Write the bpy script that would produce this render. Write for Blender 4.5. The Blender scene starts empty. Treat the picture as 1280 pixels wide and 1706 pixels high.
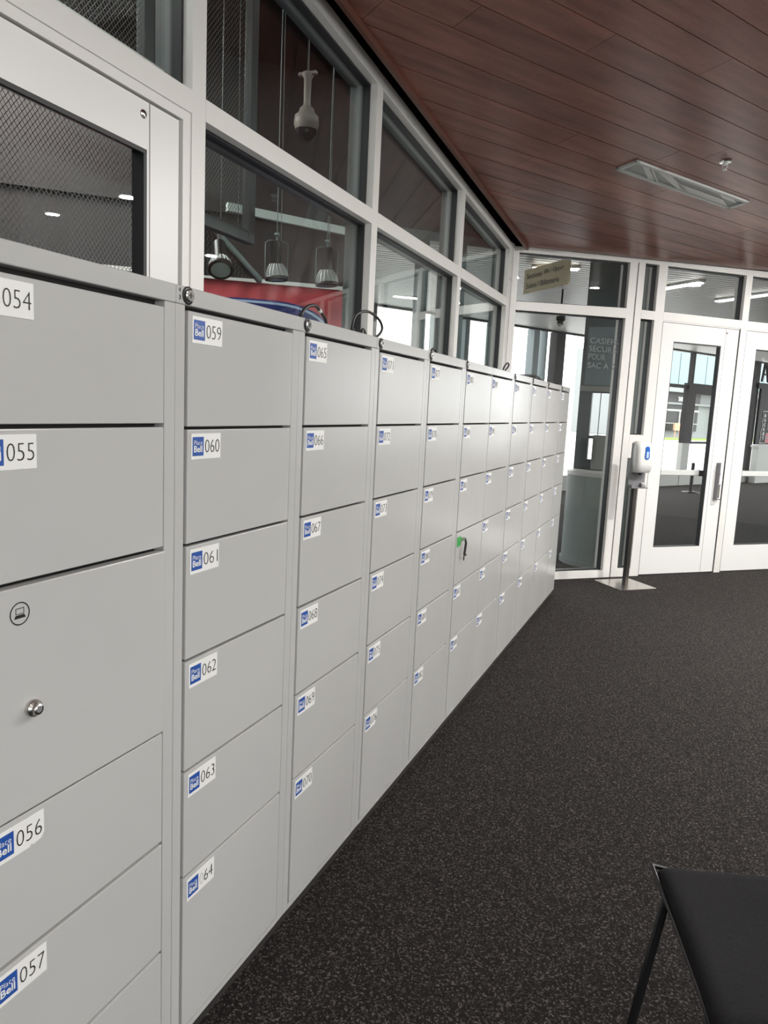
import bpy, bmesh, math, random
from mathutils import Vector, Matrix
random.seed(7)
C = bpy.context.scene.collection
SC = bpy.context.scene

# ------------------------------------------------------------------ camera, world, lights, exposure
def cam_axes(p, r, y):
    cy, sy = math.cos(y), math.sin(y)
    f = Vector((-sy*math.cos(p), cy*math.cos(p), -math.sin(p)))
    rt = Vector((cy, sy, 0)); up = rt.cross(f)
    c, s = math.cos(r), math.sin(r)
    return c*rt + s*up, -s*rt + c*up, f
FPX = 1228.19
X, U, F = cam_axes(math.radians(8.2056), math.radians(2.742), math.radians(22.2801))
cd = bpy.data.cameras.new('camera'); cam = bpy.data.objects.new('camera', cd); C.objects.link(cam)
M = Matrix((X, U, -F)).transposed().to_4x4(); M.translation = Vector((0.939, 0.0, 1.491))
cam.matrix_world = M
cd.sensor_fit = 'VERTICAL'; cd.sensor_height = 24.0; cd.lens = FPX/1706*24.0
cd.clip_start = 0.05; cd.clip_end = 400
SC.camera = cam

w = bpy.data.worlds.new('sky'); SC.world = w; w.use_nodes = True
nt = w.node_tree; nt.nodes.clear()
out = nt.nodes.new('ShaderNodeOutputWorld'); bg = nt.nodes.new('ShaderNodeBackground')
tc = nt.nodes.new('ShaderNodeTexCoord'); nz = nt.nodes.new('ShaderNodeTexNoise'); nz.inputs['Scale'].default_value = 2.2
nz.inputs['Detail'].default_value = 4
mp = nt.nodes.new('ShaderNodeMapping'); mp.inputs['Scale'].default_value = (1, 1, 3)
rp = nt.nodes.new('ShaderNodeValToRGB')
rp.color_ramp.elements[0].position = .38; rp.color_ramp.elements[0].color = (.88, .95, 1, 1)
rp.color_ramp.elements[1].position = .62; rp.color_ramp.elements[1].color = (1, .95, .89, 1)
nt.links.new(tc.outputs['Generated'], mp.inputs[0]); nt.links.new(mp.outputs[0], nz.inputs['Vector'])
nt.links.new(nz.outputs['Fac'], rp.inputs[0]); nt.links.new(rp.outputs[0], bg.inputs[0]); nt.links.new(bg.outputs[0], out.inputs[0])
bg.inputs[1].default_value = 2.2

SC.view_settings.view_transform = 'Standard'; SC.view_settings.look = 'None'
SC.view_settings.gamma = 1; SC.view_settings.use_curve_mapping = False
SC.view_settings.exposure = 1.2

def area(name, loc, size, energy, rot=(0, 0, 0), color=(1, 1, 1)):
    l = bpy.data.lights.new(name, 'AREA'); l.shape = 'RECTANGLE'; l.size, l.size_y = size
    l.energy = energy; l.color = color
    o = bpy.data.objects.new(name, l); C.objects.link(o); o.location = loc; o.rotation_euler = rot
    return o

# ------------------------------------------------------------------ materials
# fill lights added to brighten the hall, its far frames and the shop
def zc(x, y): return .093*x - .053*y + 3.219          # sloping wood ceiling
HALL = [(2.2, -1.2), (3.6, -1.6), (2.3, .9), (3.8, 1.2), (2.4, 3.2), (4.0, 3.6), (2.6, 5.3), (4.2, 6.0), (3.2, 7.4)]
for hx, hy in HALL:
    l = area('hall_fill_light', (hx, hy, zc(hx, hy)-.012), (.13, .13), (52 if hy > 5 else 22) * (.45 if hx > 3.9 else 1) if hy > 3 else 6, color=(1, .975, .94)); l.data.shape = 'DISK'
area('shop_fill_light', (-3.0, 3.0, 3.7), (1.5, 1.5), 50, color=(1, .97, .93))
area('shop_fill_light', (-1.6, 1.0, 3.7), (1.0, 1.0), 14, color=(1, .97, .93))

def mat(name, col, rough=.5, metal=0, spec=.5, emit=None, emi=0, coat=0, noise=None, bump=None):
    m = bpy.data.materials.new(name); m.use_nodes = True
    n = m.node_tree; b = n.nodes['Principled BSDF']
    b.inputs['Base Color'].default_value = (*col, 1); b.inputs['Roughness'].default_value = rough
    b.inputs['Metallic'].default_value = metal; b.inputs['Specular IOR Level'].default_value = spec
    b.inputs['Coat Weight'].default_value = coat
    if emit: b.inputs['Emission Color'].default_value = (*emit, 1); b.inputs['Emission Strength'].default_value = emi
    if noise:
        sc, lo, hi = noise[:3]
        t = n.nodes.new('ShaderNodeTexCoord'); x = n.nodes.new('ShaderNodeTexNoise'); x.inputs['Scale'].default_value = sc
        x.inputs['Detail'].default_value = 5
        if len(noise) > 3:
            mm = n.nodes.new('ShaderNodeMapping'); mm.inputs['Scale'].default_value = noise[3]
            n.links.new(t.outputs['Object'], mm.inputs[0]); n.links.new(mm.outputs[0], x.inputs['Vector'])
        else: n.links.new(t.outputs['Object'], x.inputs['Vector'])
        r = n.nodes.new('ShaderNodeValToRGB'); r.color_ramp.elements[0].position = .3; r.color_ramp.elements[1].position = .7
        r.color_ramp.elements[0].color = (*[c*lo for c in col], 1); r.color_ramp.elements[1].color = (*[min(1, c*hi) for c in col], 1)
        n.links.new(x.outputs['Fac'], r.inputs[0]); n.links.new(r.outputs[0], b.inputs['Base Color'])
    if bump:
        sc, st, di = bump
        t = n.nodes.new('ShaderNodeTexCoord'); x = n.nodes.new('ShaderNodeTexNoise'); x.inputs['Scale'].default_value = sc
        bp = n.nodes.new('ShaderNodeBump'); bp.inputs['Strength'].default_value = st; bp.inputs['Distance'].default_value = di
        n.links.new(t.outputs['Object'], x.inputs['Vector']); n.links.new(x.outputs['Fac'], bp.inputs['Height'])
        n.links.new(bp.outputs[0], b.inputs['Normal'])
    return m

LOCK = mat('locker_grey', (.49, .49, .482), .19, spec=.42, noise=(3, .97, 1.03), bump=(2.2, .04, .03))
LOCKD = mat('locker_gap_shade', (.022, .021, .02), .8)  # near-black backing: shade in the door gaps put into the colour
BLACK = mat('black_plastic', (.012, .012, .013), .45)
PALEG = mat('pale_green_grey', (.30, .36, .35), .5)
PALEB = mat('pale_beam', (.72, .78, .76), .5)
INNER = mat('inner_frame_unlit_grey', (.13, .145, .15), .4)  # unlit look of the frame behind the glass, put into its colour
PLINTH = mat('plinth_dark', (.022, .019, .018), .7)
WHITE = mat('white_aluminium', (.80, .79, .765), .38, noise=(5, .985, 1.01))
WHITED = mat('white_door', (.82, .82, .81), .35)
GASK = mat('rubber_gasket', (.02, .021, .024), .5)
CHROME = mat('chrome', (.72, .71, .69), .16, metal=1)
STEEL = mat('brushed_steel', (.62, .60, .57), .27, metal=1, bump=(140, .1, .002))
LABW = mat('label_white', (.82, .82, .80), .45)
LABB = mat('label_blue', (.02, .085, .36), .45)
INK = mat('label_ink', (.015, .015, .015), .5)
INKW = mat('label_worn_ink', (.45, .45, .44), .5)
GREEN = mat('green_sticker', (.05, .36, .08), .5)
RED = mat('banner_red', (.60, .085, .10), .75, noise=(6, .9, 1.1))
BLUE = mat('banner_blue', (.03, .04, .20), .75)
LBLUE = mat('banner_pale_blue', (.50, .62, .80), .75)
DGREY = mat('dark_grey_metal', (.075, .085, .09), .5)
MESHG = mat('expanded_mesh_grey', (.20, .22, .22), .5, metal=.3)
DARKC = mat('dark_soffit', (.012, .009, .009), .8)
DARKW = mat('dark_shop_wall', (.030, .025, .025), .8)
SLAT = mat('slat_ceiling_aluminium', (.55, .54, .52), .42, metal=.3)
SLATD = mat('slat_gap', (.03, .03, .03), .8)
CONC = mat('painted_concrete', (.36, .41, .39), .55, noise=(4, .93, 1.06))
LGREY = mat('light_grey_panel', (.36, .37, .35), .5)
FRAMED = mat('dark_bronze_frame', (.006, .006, .008), .6, spec=.3)
FRAMEG = mat('grey_green_frame', (.16, .20, .21), .4)
WALLC = mat('beige_wall', (.26, .245, .225), .7, noise=(2, .95, 1.03))
PAVE = mat('pale_pavement', (.55, .55, .54), .9, noise=(.6, .93, 1.05))
GRASS = mat('grass', (.20, .27, .07), .9, noise=(8, .7, 1.3))
SIGNB = mat('sign_beige', (.85, .74, .50), .6)
INKG = mat('sign_grey_ink', (.12, .12, .13), .6)
CUPW = mat('white_plastic', (.78, .78, .76), .35)
CUPG = mat('grey_plastic', (.20, .20, .21), .4)
DBLUE = mat('blue_window_plastic', (.02, .14, .55), .3)
FAB = mat('black_fabric', (.011, .0105, .012), .9, spec=.25, noise=(300, .6, 1.5), bump=(500, .3, .002))
BLACKM = mat('black_metal', (.01, .01, .011), .4)
CREAM = mat('pale_cctv_housing', (.26, .22, .195), .5)
BRICKM = mat('brick_building', (.24, .13, .09), .9, noise=(2, .7, 1.4))
STONE = mat('pale_building', (.25, .27, .27), .8)
CYAN = mat('glass_facade_panel', (.17, .25, .26), .3)
STORE = mat('dark_storefront', (.018, .02, .022), .5)
ORANGE = mat('orange_panel', (.62, .33, .22), .6)
BARK = mat('tree_bark', (.22, .13, .09), .9)
AWN = mat('maroon_awning', (.18, .03, .06), .8)
ROCKR = mat('sign_red', (.35, .04, .06), .5)
NEON = mat('sign_white_line', (.75, .75, .75), .5)
TUBE = mat('fluorescent_tube', (1, 1, .97), .5, emit=(1, .98, .92), emi=9)
LAMPG = mat('lamp_reflector', (.45, .46, .46), .45, metal=.3)
LENS = mat('lamp_lens', (.45, .50, .48), .15, spec=.8)
BROWNW = mat('ceiling_brown_edge', (.15, .058, .038), .5)

def wood(name, k):
    m = bpy.data.materials.new(name); m.use_nodes = True; n = m.node_tree; b = n.nodes['Principled BSDF']
    t = n.nodes.new('ShaderNodeTexCoord'); mp = n.nodes.new('ShaderNodeMapping')
    mp.inputs['Rotation'].default_value = (0, 0, math.radians(-58.04)); mp.inputs['Scale'].default_value = (1, 1, 1)
    mp2 = n.nodes.new('ShaderNodeMapping'); mp2.inputs['Scale'].default_value = (.7, 6, 1)
    x = n.nodes.new('ShaderNodeTexNoise'); x.inputs['Scale'].default_value = 3; x.inputs['Detail'].default_value = 7
    x2 = n.nodes.new('ShaderNodeTexNoise'); x2.inputs['Scale'].default_value = 40
    mx = n.nodes.new('ShaderNodeMath'); mx.operation = 'MULTIPLY_ADD'; mx.inputs[1].default_value = .35
    r = n.nodes.new('ShaderNodeValToRGB'); r.color_ramp.elements[0].position = .45; r.color_ramp.elements[1].position = .9
    r.color_ramp.elements[0].color = (.185*k, .060*k, .040*k, 1); r.color_ramp.elements[1].color = (.39*k, .145*k, .102*k, 1)
    n.links.new(t.outputs['Object'], mp.inputs[0]); n.links.new(mp.outputs[0], mp2.inputs[0])
    n.links.new(mp2.outputs[0], x.inputs['Vector']); n.links.new(mp2.outputs[0], x2.inputs['Vector'])
    n.links.new(x2.outputs['Fac'], mx.inputs[0]); n.links.new(x.outputs['Fac'], mx.inputs[2]); n.links.new(mx.outputs[0], r.inputs[0])
    n.links.new(r.outputs[0], b.inputs['Base Color']); b.inputs['Roughness'].default_value = .29; b.inputs['Specular IOR Level'].default_value = .5
    return m
WOODS = [wood('stained_wood_plank', 1.0), wood('stained_wood_plank_dark', .86), wood('stained_wood_plank_light', 1.14)]

def carpet():
    m = bpy.data.materials.new('loop_carpet'); m.use_nodes = True; n = m.node_tree; b = n.nodes['Principled BSDF']
    t = n.nodes.new('ShaderNodeTexCoord')
    v = n.nodes.new('ShaderNodeTexVoronoi'); v.inputs['Scale'].default_value = 230
    x = n.nodes.new('ShaderNodeTexNoise'); x.inputs['Scale'].default_value = 110; x.inputs['Detail'].default_value = 3; x.inputs['Roughness'].default_value = .7
    x3 = n.nodes.new('ShaderNodeTexNoise'); x3.inputs['Scale'].default_value = 2.5
    sp = n.nodes.new('ShaderNodeSeparateColor')
    a = n.nodes.new('ShaderNodeMath'); a.operation = 'MULTIPLY'
    r = n.nodes.new('ShaderNodeValToRGB'); e = r.color_ramp.elements
    e[0].position = .20; e[0].color = (.009, .0075, .007, 1); e[1].position = .62; e[1].color = (.15, .132, .12, 1)
    k = r.color_ramp.elements.new(.36); k.color = (.022, .019, .0175, 1)
    n.links.new(t.outputs['Object'], v.inputs['Vector']); n.links.new(t.outputs['Object'], x.inputs['Vector'])
    n.links.new(v.outputs['Color'], sp.inputs[0]); n.links.new(sp.outputs[0], a.inputs[0]); n.links.new(x.outputs['Fac'], a.inputs[1])
    n.links.new(a.outputs[0], r.inputs[0]); n.links.new(r.outputs[0], b.inputs['Base Color'])
    bp = n.nodes.new('ShaderNodeBump'); bp.inputs['Strength'].default_value = .5; bp.inputs['Distance'].default_value = .003
    n.links.new(v.outputs['Distance'], bp.inputs['Height']); n.links.new(bp.outputs[0], b.inputs['Normal'])
    b.inputs['Roughness'].default_value = .95; b.inputs['Specular IOR Level'].default_value = .2
    return m
CARPET = carpet()

def glass(name, tint, boost=1.0):
    m = bpy.data.materials.new(name); m.use_nodes = True; n = m.node_tree; n.nodes.clear()
    o = n.nodes.new('ShaderNodeOutputMaterial'); mx = n.nodes.new('ShaderNodeMixShader')
    tr = n.nodes.new('ShaderNodeBsdfTransparent'); tr.inputs[0].default_value = (*tint, 1)
    g = n.nodes.new('ShaderNodeBsdfGlossy'); g.inputs['Roughness'].default_value = 0; g.inputs[0].default_value = (1, 1, 1, 1)
    ge = n.nodes.new('ShaderNodeNewGeometry'); dt = n.nodes.new('ShaderNodeVectorMath'); dt.operation = 'DOT_PRODUCT'
    n.links.new(ge.outputs['Incoming'], dt.inputs[0]); n.links.new(ge.outputs['Normal'], dt.inputs[1])
    def mth(op, a, v2=None, v1=None):   # Schlick reflectance of a glass face, same from both sides
        q = n.nodes.new('ShaderNodeMath'); q.operation = op; q.use_clamp = op == 'MULTIPLY_ADD'
        if v1 is not None: q.inputs[0].default_value = v1; n.links.new(a, q.inputs[1])
        else: n.links.new(a, q.inputs[0])
        if v2 is not None: q.inputs[1].default_value = v2
        return q
    ab = mth('ABSOLUTE', dt.outputs['Value']); om = mth('SUBTRACT', ab.outputs[0], v1=1.0); pw = mth('POWER', om.outputs[0], 5.0)
    k = mth('MULTIPLY_ADD', pw.outputs[0], .96*boost); k.inputs[2].default_value = .042*boost
    n.links.new(k.outputs[0], mx.inputs[0])
    n.links.new(tr.outputs[0], mx.inputs[1]); n.links.new(g.outputs[0], mx.inputs[2]); n.links.new(mx.outputs[0], o.inputs[0])
    return m
GLASS = glass('window_glass', (.92, .96, .95), 1.25)
GLASSC = glass('clear_glass', (.97, .98, .98), .65)

# ------------------------------------------------------------------ mesh helpers
_txt = {}
def text_mesh(s, bold=0.0):
    k = (s, bold)
    if k in _txt: return _txt[k]
    cu = bpy.data.curves.new('t', 'FONT'); cu.body = s; cu.size = 1; cu.offset = bold; cu.resolution_u = 3; cu.extrude = .004
    cu.fill_mode = 'BOTH'
    ob = bpy.data.objects.new('t', cu); C.objects.link(ob)
    dg = bpy.context.evaluated_depsgraph_get(); dg.update()
    me = bpy.data.meshes.new_from_object(ob.evaluated_get(dg))
    vs = [v.co.copy() for v in me.vertices]; fs = [tuple(p.vertices) for p in me.polygons]
    bpy.data.objects.remove(ob); bpy.data.curves.remove(cu); bpy.data.meshes.remove(me)
    x0 = min(v.x for v in vs); x1 = max(v.x for v in vs); y0 = min(v.y for v in vs); y1 = max(v.y for v in vs)
    _txt[k] = (vs, fs, x0, x1, y0, y1); return _txt[k]

class B:
    def __init__(s): s.bm = bmesh.new(); s.M = Matrix.Identity(4)
    def _add(s, vs, fs, m=0, smooth=False):
        v = [s.bm.verts.new(s.M @ Vector(p)) for p in vs]; out = []
        for f in fs:
            try: q = s.bm.faces.new([v[i] for i in f])
            except ValueError: continue
            q.material_index = m; q.smooth = smooth; out.append(q)
        return out
    def box(s, x0, x1, y0, y1, z0, z1, m=0, bev=0, seg=1):
        vs = [(x, y, z) for z in (z0, z1) for y in (y0, y1) for x in (x0, x1)]
        fs = [(0, 2, 3, 1), (4, 5, 7, 6), (0, 1, 5, 4), (2, 6, 7, 3), (0, 4, 6, 2), (1, 3, 7, 5)]
        q = s._add(vs, fs, m)
        if bev:
            ed = list({e for f in q for e in f.edges})
            r = bmesh.ops.bevel(s.bm, geom=ed, offset=bev, segments=seg, affect='EDGES', profile=.5)
            for f in r['faces']: f.material_index = m
        return s
    def hexa(s, p, m=0):   # 8 points, bottom 4 ccw, top 4
        s._add(p, [(3, 2, 1, 0), (4, 5, 6, 7), (0, 1, 5, 4), (1, 2, 6, 5), (2, 3, 7, 6), (3, 0, 4, 7)], m); return s
    def slab(s, a, b, za0, za1, zb0, zb1, y0, y1, m=0):   # member running in x with sloping bottom/top
        return s.hexa([(a, y0, za0), (b, y0, zb0), (b, y1, zb0), (a, y1, za0), (a, y0, za1), (b, y0, zb1), (b, y1, zb1), (a, y1, za1)], m)
    def prism(s, pts, z0, z1, m=0, ax='z', smooth=False):
        n = len(pts)
        g = {'z': lambda p, h: (p[0], p[1], h), 'y': lambda p, h: (p[0], h, p[1]), 'x': lambda p, h: (h, p[0], p[1])}[ax]
        vs = [g(p, z0) for p in pts] + [g(p, z1) for p in pts]
        fs = [tuple(range(n))[::-1], tuple(range(n, 2*n))]
        s._add(vs, fs + [(i, (i+1) % n, n+(i+1) % n, n+i) for i in range(n)], m, smooth); return s
    def cyl(s, a, b, r, r2=None, seg=20, m=0, smooth=True, cap=True):
        a, b = Vector(a), Vector(b); r2 = r if r2 is None else r2
        d = (b-a).normalized(); u = d.orthogonal().normalized(); v = d.cross(u)
        ring = lambda c, q: [tuple(c + u*q*math.cos(2*math.pi*i/seg) + v*q*math.sin(2*math.pi*i/seg)) for i in range(seg)]
        vs = ring(a, r) + ring(b, r2)
        s._add(vs, [(i, (i+1) % seg, seg+(i+1) % seg, seg+i) for i in range(seg)], m, smooth)
        if cap: s._add(vs[:seg], [tuple(range(seg))[::-1]], m); s._add(vs[seg:], [tuple(range(seg))], m)
        return s
    def lathe(s, prof, c=(0, 0, 0), seg=28, m=0, axis=(0, 0, 1)):
        d = Vector(axis).normalized(); u = d.orthogonal().normalized(); v = d.cross(u); c = Vector(c); vs = []
        for r, h in prof:
            for i in range(seg):
                a = 2*math.pi*i/seg; vs.append(tuple(c + d*h + u*r*math.cos(a) + v*r*math.sin(a)))
        fs = []
        for j in range(len(prof)-1):
            for i in range(seg): fs.append((j*seg+i, j*seg+(i+1) % seg, (j+1)*seg+(i+1) % seg, (j+1)*seg+i))
        s._add(vs, fs, m, True); return s
    def tube(s, pts, r, seg=8, m=0):
        P = [Vector(p) for p in pts]; vs = []; u = None
        for i, p in enumerate(P):
            d = (P[min(i+1, len(P)-1)] - P[max(i-1, 0)]).normalized()
            if u is None: u = d.orthogonal().normalized()
            u = (u - d*u.dot(d)).normalized(); v = d.cross(u)
            for k in range(seg):
                a = 2*math.pi*k/seg; vs.append(tuple(p + u*r*math.cos(a) + v*r*math.sin(a)))
        fs = [(i*seg+k, i*seg+(k+1) % seg, (i+1)*seg+(k+1) % seg, (i+1)*seg+k) for i in range(len(P)-1) for k in range(seg)]
        s._add(vs, fs, m, True)
        s._add(vs[:seg], [tuple(range(seg))[::-1]], m); s._add(vs[-seg:], [tuple(range(seg))], m)
        return s
    def text(s, st, O, ex, ey, wid, hei, m=0, bold=0.0, ez=None):
        """fit text st into a wid x hei box whose lower left corner is O"""
        vs, fs, x0, x1, y0, y1 = text_mesh(st, bold)
        ex, ey, O = Vector(ex), Vector(ey), Vector(O); ez = ex.cross(ey)
        kx = wid/(x1-x0); ky = hei/(y1-y0)
        s._add([tuple(O + ex*(v.x-x0)*kx + ey*(v.y-y0)*ky + ez*(v.z*.05)) for v in vs], fs, m); return s
    def clip(s, co, no):   # remove what lies on the positive side of the plane
        bmesh.ops.bisect_plane(s.bm, geom=s.bm.verts[:]+s.bm.edges[:]+s.bm.faces[:], plane_co=co, plane_no=no, clear_outer=True)
        return s
    def obj(s, name, mats, parent=None, M=None):
        bmesh.ops.recalc_face_normals(s.bm, faces=s.bm.faces)
        me = bpy.data.meshes.new(name); s.bm.to_mesh(me); s.bm.free()
        for m in (mats if isinstance(mats, (list, tuple)) else [mats]): me.materials.append(m)
        o = bpy.data.objects.new(name, me); C.objects.link(o)
        if parent: o.parent = parent
        if M is not None: o.matrix_world = M
        return o

def tag(o, label, cat, group=None, kind=None):
    o['label'] = label; o['category'] = cat
    if group: o['group'] = group
    if kind: o['kind'] = kind
    return o
def structure(o, label=None):
    o['kind'] = 'structure'
    if label: o['label'] = label
    return o
def thing(name, label, cat, loc=(0, 0, 0), group=None, M=None):
    o = bpy.data.objects.new(name, None); C.objects.link(o); o.empty_display_size = .1
    if M is not None: o.matrix_world = M
    else: o.location = loc
    tag(o, label, cat, group); return o
def frame(O, ex, ey):
    ex, ey = Vector(ex).normalized(), Vector(ey).normalized(); ez = ex.cross(ey)
    m = Matrix((ex, ey, ez)).transposed().to_4x4(); m.translation = Vector(O); return m

# local frames: far entrance wall (x along wall, y away from the hall) and outer street wall
MF = frame((.335, 7.066, 0), (.7312, .6822, 0), (-.6822, .7312, 0))
MO = frame((-1.294, 14.789, 0), (.506, .8625, 0), (-.8625, .506, 0))
FN = Vector((-.6822, .7312, 0))

# ------------------------------------------------------------------ floor, ground
b = B(); b._add([(-9, -5, 0), (9, -5, 0), (9, 38, 0), (-9, 38, 0)], [(0, 1, 2, 3)])
on = MO.to_3x3() @ Vector((0, 1, 0)); oc = MO.translation + on*.12
b.clip(oc, on)
structure(b.obj('floor', CARPET), 'black speckled loop carpet')
b = B(); b._add([(-150, -80, -.03), (150, -80, -.03), (150, 220, -.03), (-150, 220, -.03)], [(0, 1, 2, 3)])
structure(b.obj('ground', PAVE), 'pale pavement outside the building')

# ------------------------------------------------------------------ wood ceiling
PERP = Vector((.8482, -.5297, 0)); AL = Vector((.5297, .8482, 0))
rowj = {-2: 2.57, -3: 3.175+.0, 0: 0}
b = B(); P0, PW = -2.112, .1742
joints = {2: 2.57, 3: 3.175, 4: 3.77, -1: 3.78, -3: 3.80, -5: 4.09, -2: 4.93, 1: 4.67, 0: 6.9, -4: 2.6}
rnd = random.Random(3)
for k in range(-14, 45):
    p0 = P0 + k*PW + .0022; p1 = P0 + (k+1)*PW - .0022
    if k < -20: continue
    j = joints.get(k, rnd.uniform(0, 2.44)); j = j - 2.44*6
    while j < 16:
        a0, a1 = j+.0012, j+2.44-.0012; cor = []
        for (p, a) in ((p0, a0), (p1, a0), (p1, a1), (p0, a1)):
            q = PERP*p + AL*a; cor.append(q)
        mi = rnd.choice((0, 0, 1, 2))
        n0 = len(b.bm.faces)
        b.hexa([(q.x, q.y, zc(q.x, q.y)) for q in cor] + [(q.x, q.y, zc(q.x, q.y)+.018) for q in cor], mi)
        j += 2.44
b.clip((-.455, 0, 0), (-1, 0, 0)); b.clip((0, -4, 0), (0, -1, 0)); b.clip((6, 0, 0), (1, 0, 0))
b.clip(MF.translation - FN*.03, FN)
ceil = structure(b.obj('ceiling', WOODS), 'reddish brown wood plank ceiling sloping down towards the doors')
b = B(); b.box(-.475, -.455, -4, 6.27, -.03, .05)
bm = b.bm
for v in bm.verts: v.co.z += zc(-.455, v.co.y) - .0
b.obj('trim_1', BROWNW)['kind'] = 'structure'
# black void above the ceiling
htop_ = lambda y: 3.016 - .0645*(y-3.3) - .04
b = B(); b.box(-.70, 6.2, -4.2, 12.6, 3.62, 3.66)
b.hexa([(-.70, -4.2, htop_(-4.2)), (-.64, -4.2, htop_(-4.2)), (-.64, 6.25, htop_(6.25)), (-.70, 6.25, htop_(6.25)), (-.70, -4.2, 3.62), (-.64, -4.2, 3.62), (-.64, 6.25, 3.62), (-.70, 6.25, 3.62)])
b.M = MF; b.slab(-1.35, 0, 2.81, 3.64, 2.86, 3.64, .09, .13); b.slab(0, 7.3, 2.875, 3.64, 2.91, 3.64, .09, .13)
structure(b.obj('wall_upper', mat('ceiling_void', (.006, .006, .008), .9)))

# ------------------------------------------------------------------ window wall behind the lockers (x = -.552)
XF, XB = -.552, -.69
def htop(y): return 3.016 - .0645*(y-3.3)
trim = B(); XG = XF-.050
posts = [(-3.62, -3.555), (-2.19, -2.125), (-.78, -.715), (.585, .65), (1.957, 2.024), (3.316, 3.383), (4.700, 4.768), (6.03, 6.085)]
for a, c in posts:
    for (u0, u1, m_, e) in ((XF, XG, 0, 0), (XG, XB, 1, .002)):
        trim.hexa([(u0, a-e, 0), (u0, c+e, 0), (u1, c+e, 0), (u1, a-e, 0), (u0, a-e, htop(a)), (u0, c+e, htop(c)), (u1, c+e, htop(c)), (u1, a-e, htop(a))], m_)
bays = [(posts[i][1], posts[i+1][0]) for i in range(len(posts)-1)]
for i, (a, c) in enumerate(bays):
    h = lambda d, y: htop(y)-d
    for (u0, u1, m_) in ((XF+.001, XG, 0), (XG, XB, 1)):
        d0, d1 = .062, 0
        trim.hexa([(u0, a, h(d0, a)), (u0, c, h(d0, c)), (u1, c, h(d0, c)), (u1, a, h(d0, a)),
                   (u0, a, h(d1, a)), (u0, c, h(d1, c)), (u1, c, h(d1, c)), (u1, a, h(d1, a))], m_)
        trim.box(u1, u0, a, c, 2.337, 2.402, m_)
    if i != 3: trim.box(XB, XF+.001, a, c, 0, .08)
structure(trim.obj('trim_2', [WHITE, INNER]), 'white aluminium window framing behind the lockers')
# narrow corner mullions
b = B(); z1 = 2.845
for (a, c, x) in ((6.092, 6.112, XF), (6.118, 6.150, XF-.004), (6.156, 6.18, XF+.002)): b.box(x-.10, x, a, c, 0, z1)
b.box(XF-.08, XF-.02, 6.085, 6.2, 0, z1, 1)
b.cyl((XF-.003, 6.103, 2.555), (XF+.006, 6.103, 2.555), .007, m=0); b.cyl((XF-.003, 6.168, 2.555), (XF+.008, 6.168, 2.555), .007, m=0)
structure(b.obj('trim_3', [WHITE, GASK]), 'white corner posts where the two glazed walls meet')
# window units: each with gasket and glass pane
wi = 1
def pane_x(a, c, z0, z1a, z1c):
    global wi
    xg = XF-.055
    g = B()
    t = .010
    for (q0, q1, r0, r1) in ((a, a+t, z0, None), (c-t, c, z0, None)):
        zz = z1a if q0 == a else z1c
        g.box(xg-.02, xg+.02, q0, q1, z0, zz)
    g.box(xg-.02, xg+.02, a, c, z0, z0+t)
    g.hexa([(xg+.02, a, z1a-t), (xg+.02, c, z1c-t), (xg-.02, c, z1c-t), (xg-.02, a, z1a-t), (xg+.02, a, z1a), (xg+.02, c, z1c), (xg-.02, c, z1c), (xg-.02, a, z1a)])
    o = structure(g.obj('window_%d' % wi, GASK))
    p = B(); p.hexa([(xg+.003, a, z0), (xg+.003, c, z0), (xg-.003, c, z0), (xg-.003, a, z0), (xg+.003, a, z1a), (xg+.003, c, z1c), (xg-.003, c, z1c), (xg-.003, a, z1a)])
    p.obj('glass', GLASS, o); wi += 1
for i, (a, c) in enumerate(bays):
    pane_x(a, c, 2.402, htop(a)-.062, htop(c)-.062)
    if i != 3: pane_x(a, c, .08, 2.337, 2.337)
# inner pale rail just above the door transom
b = B(); b.box(-.70, -.655, .65, 1.957, 2.402, 2.47)
structure(b.obj('trim_4', WHITE))

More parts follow.
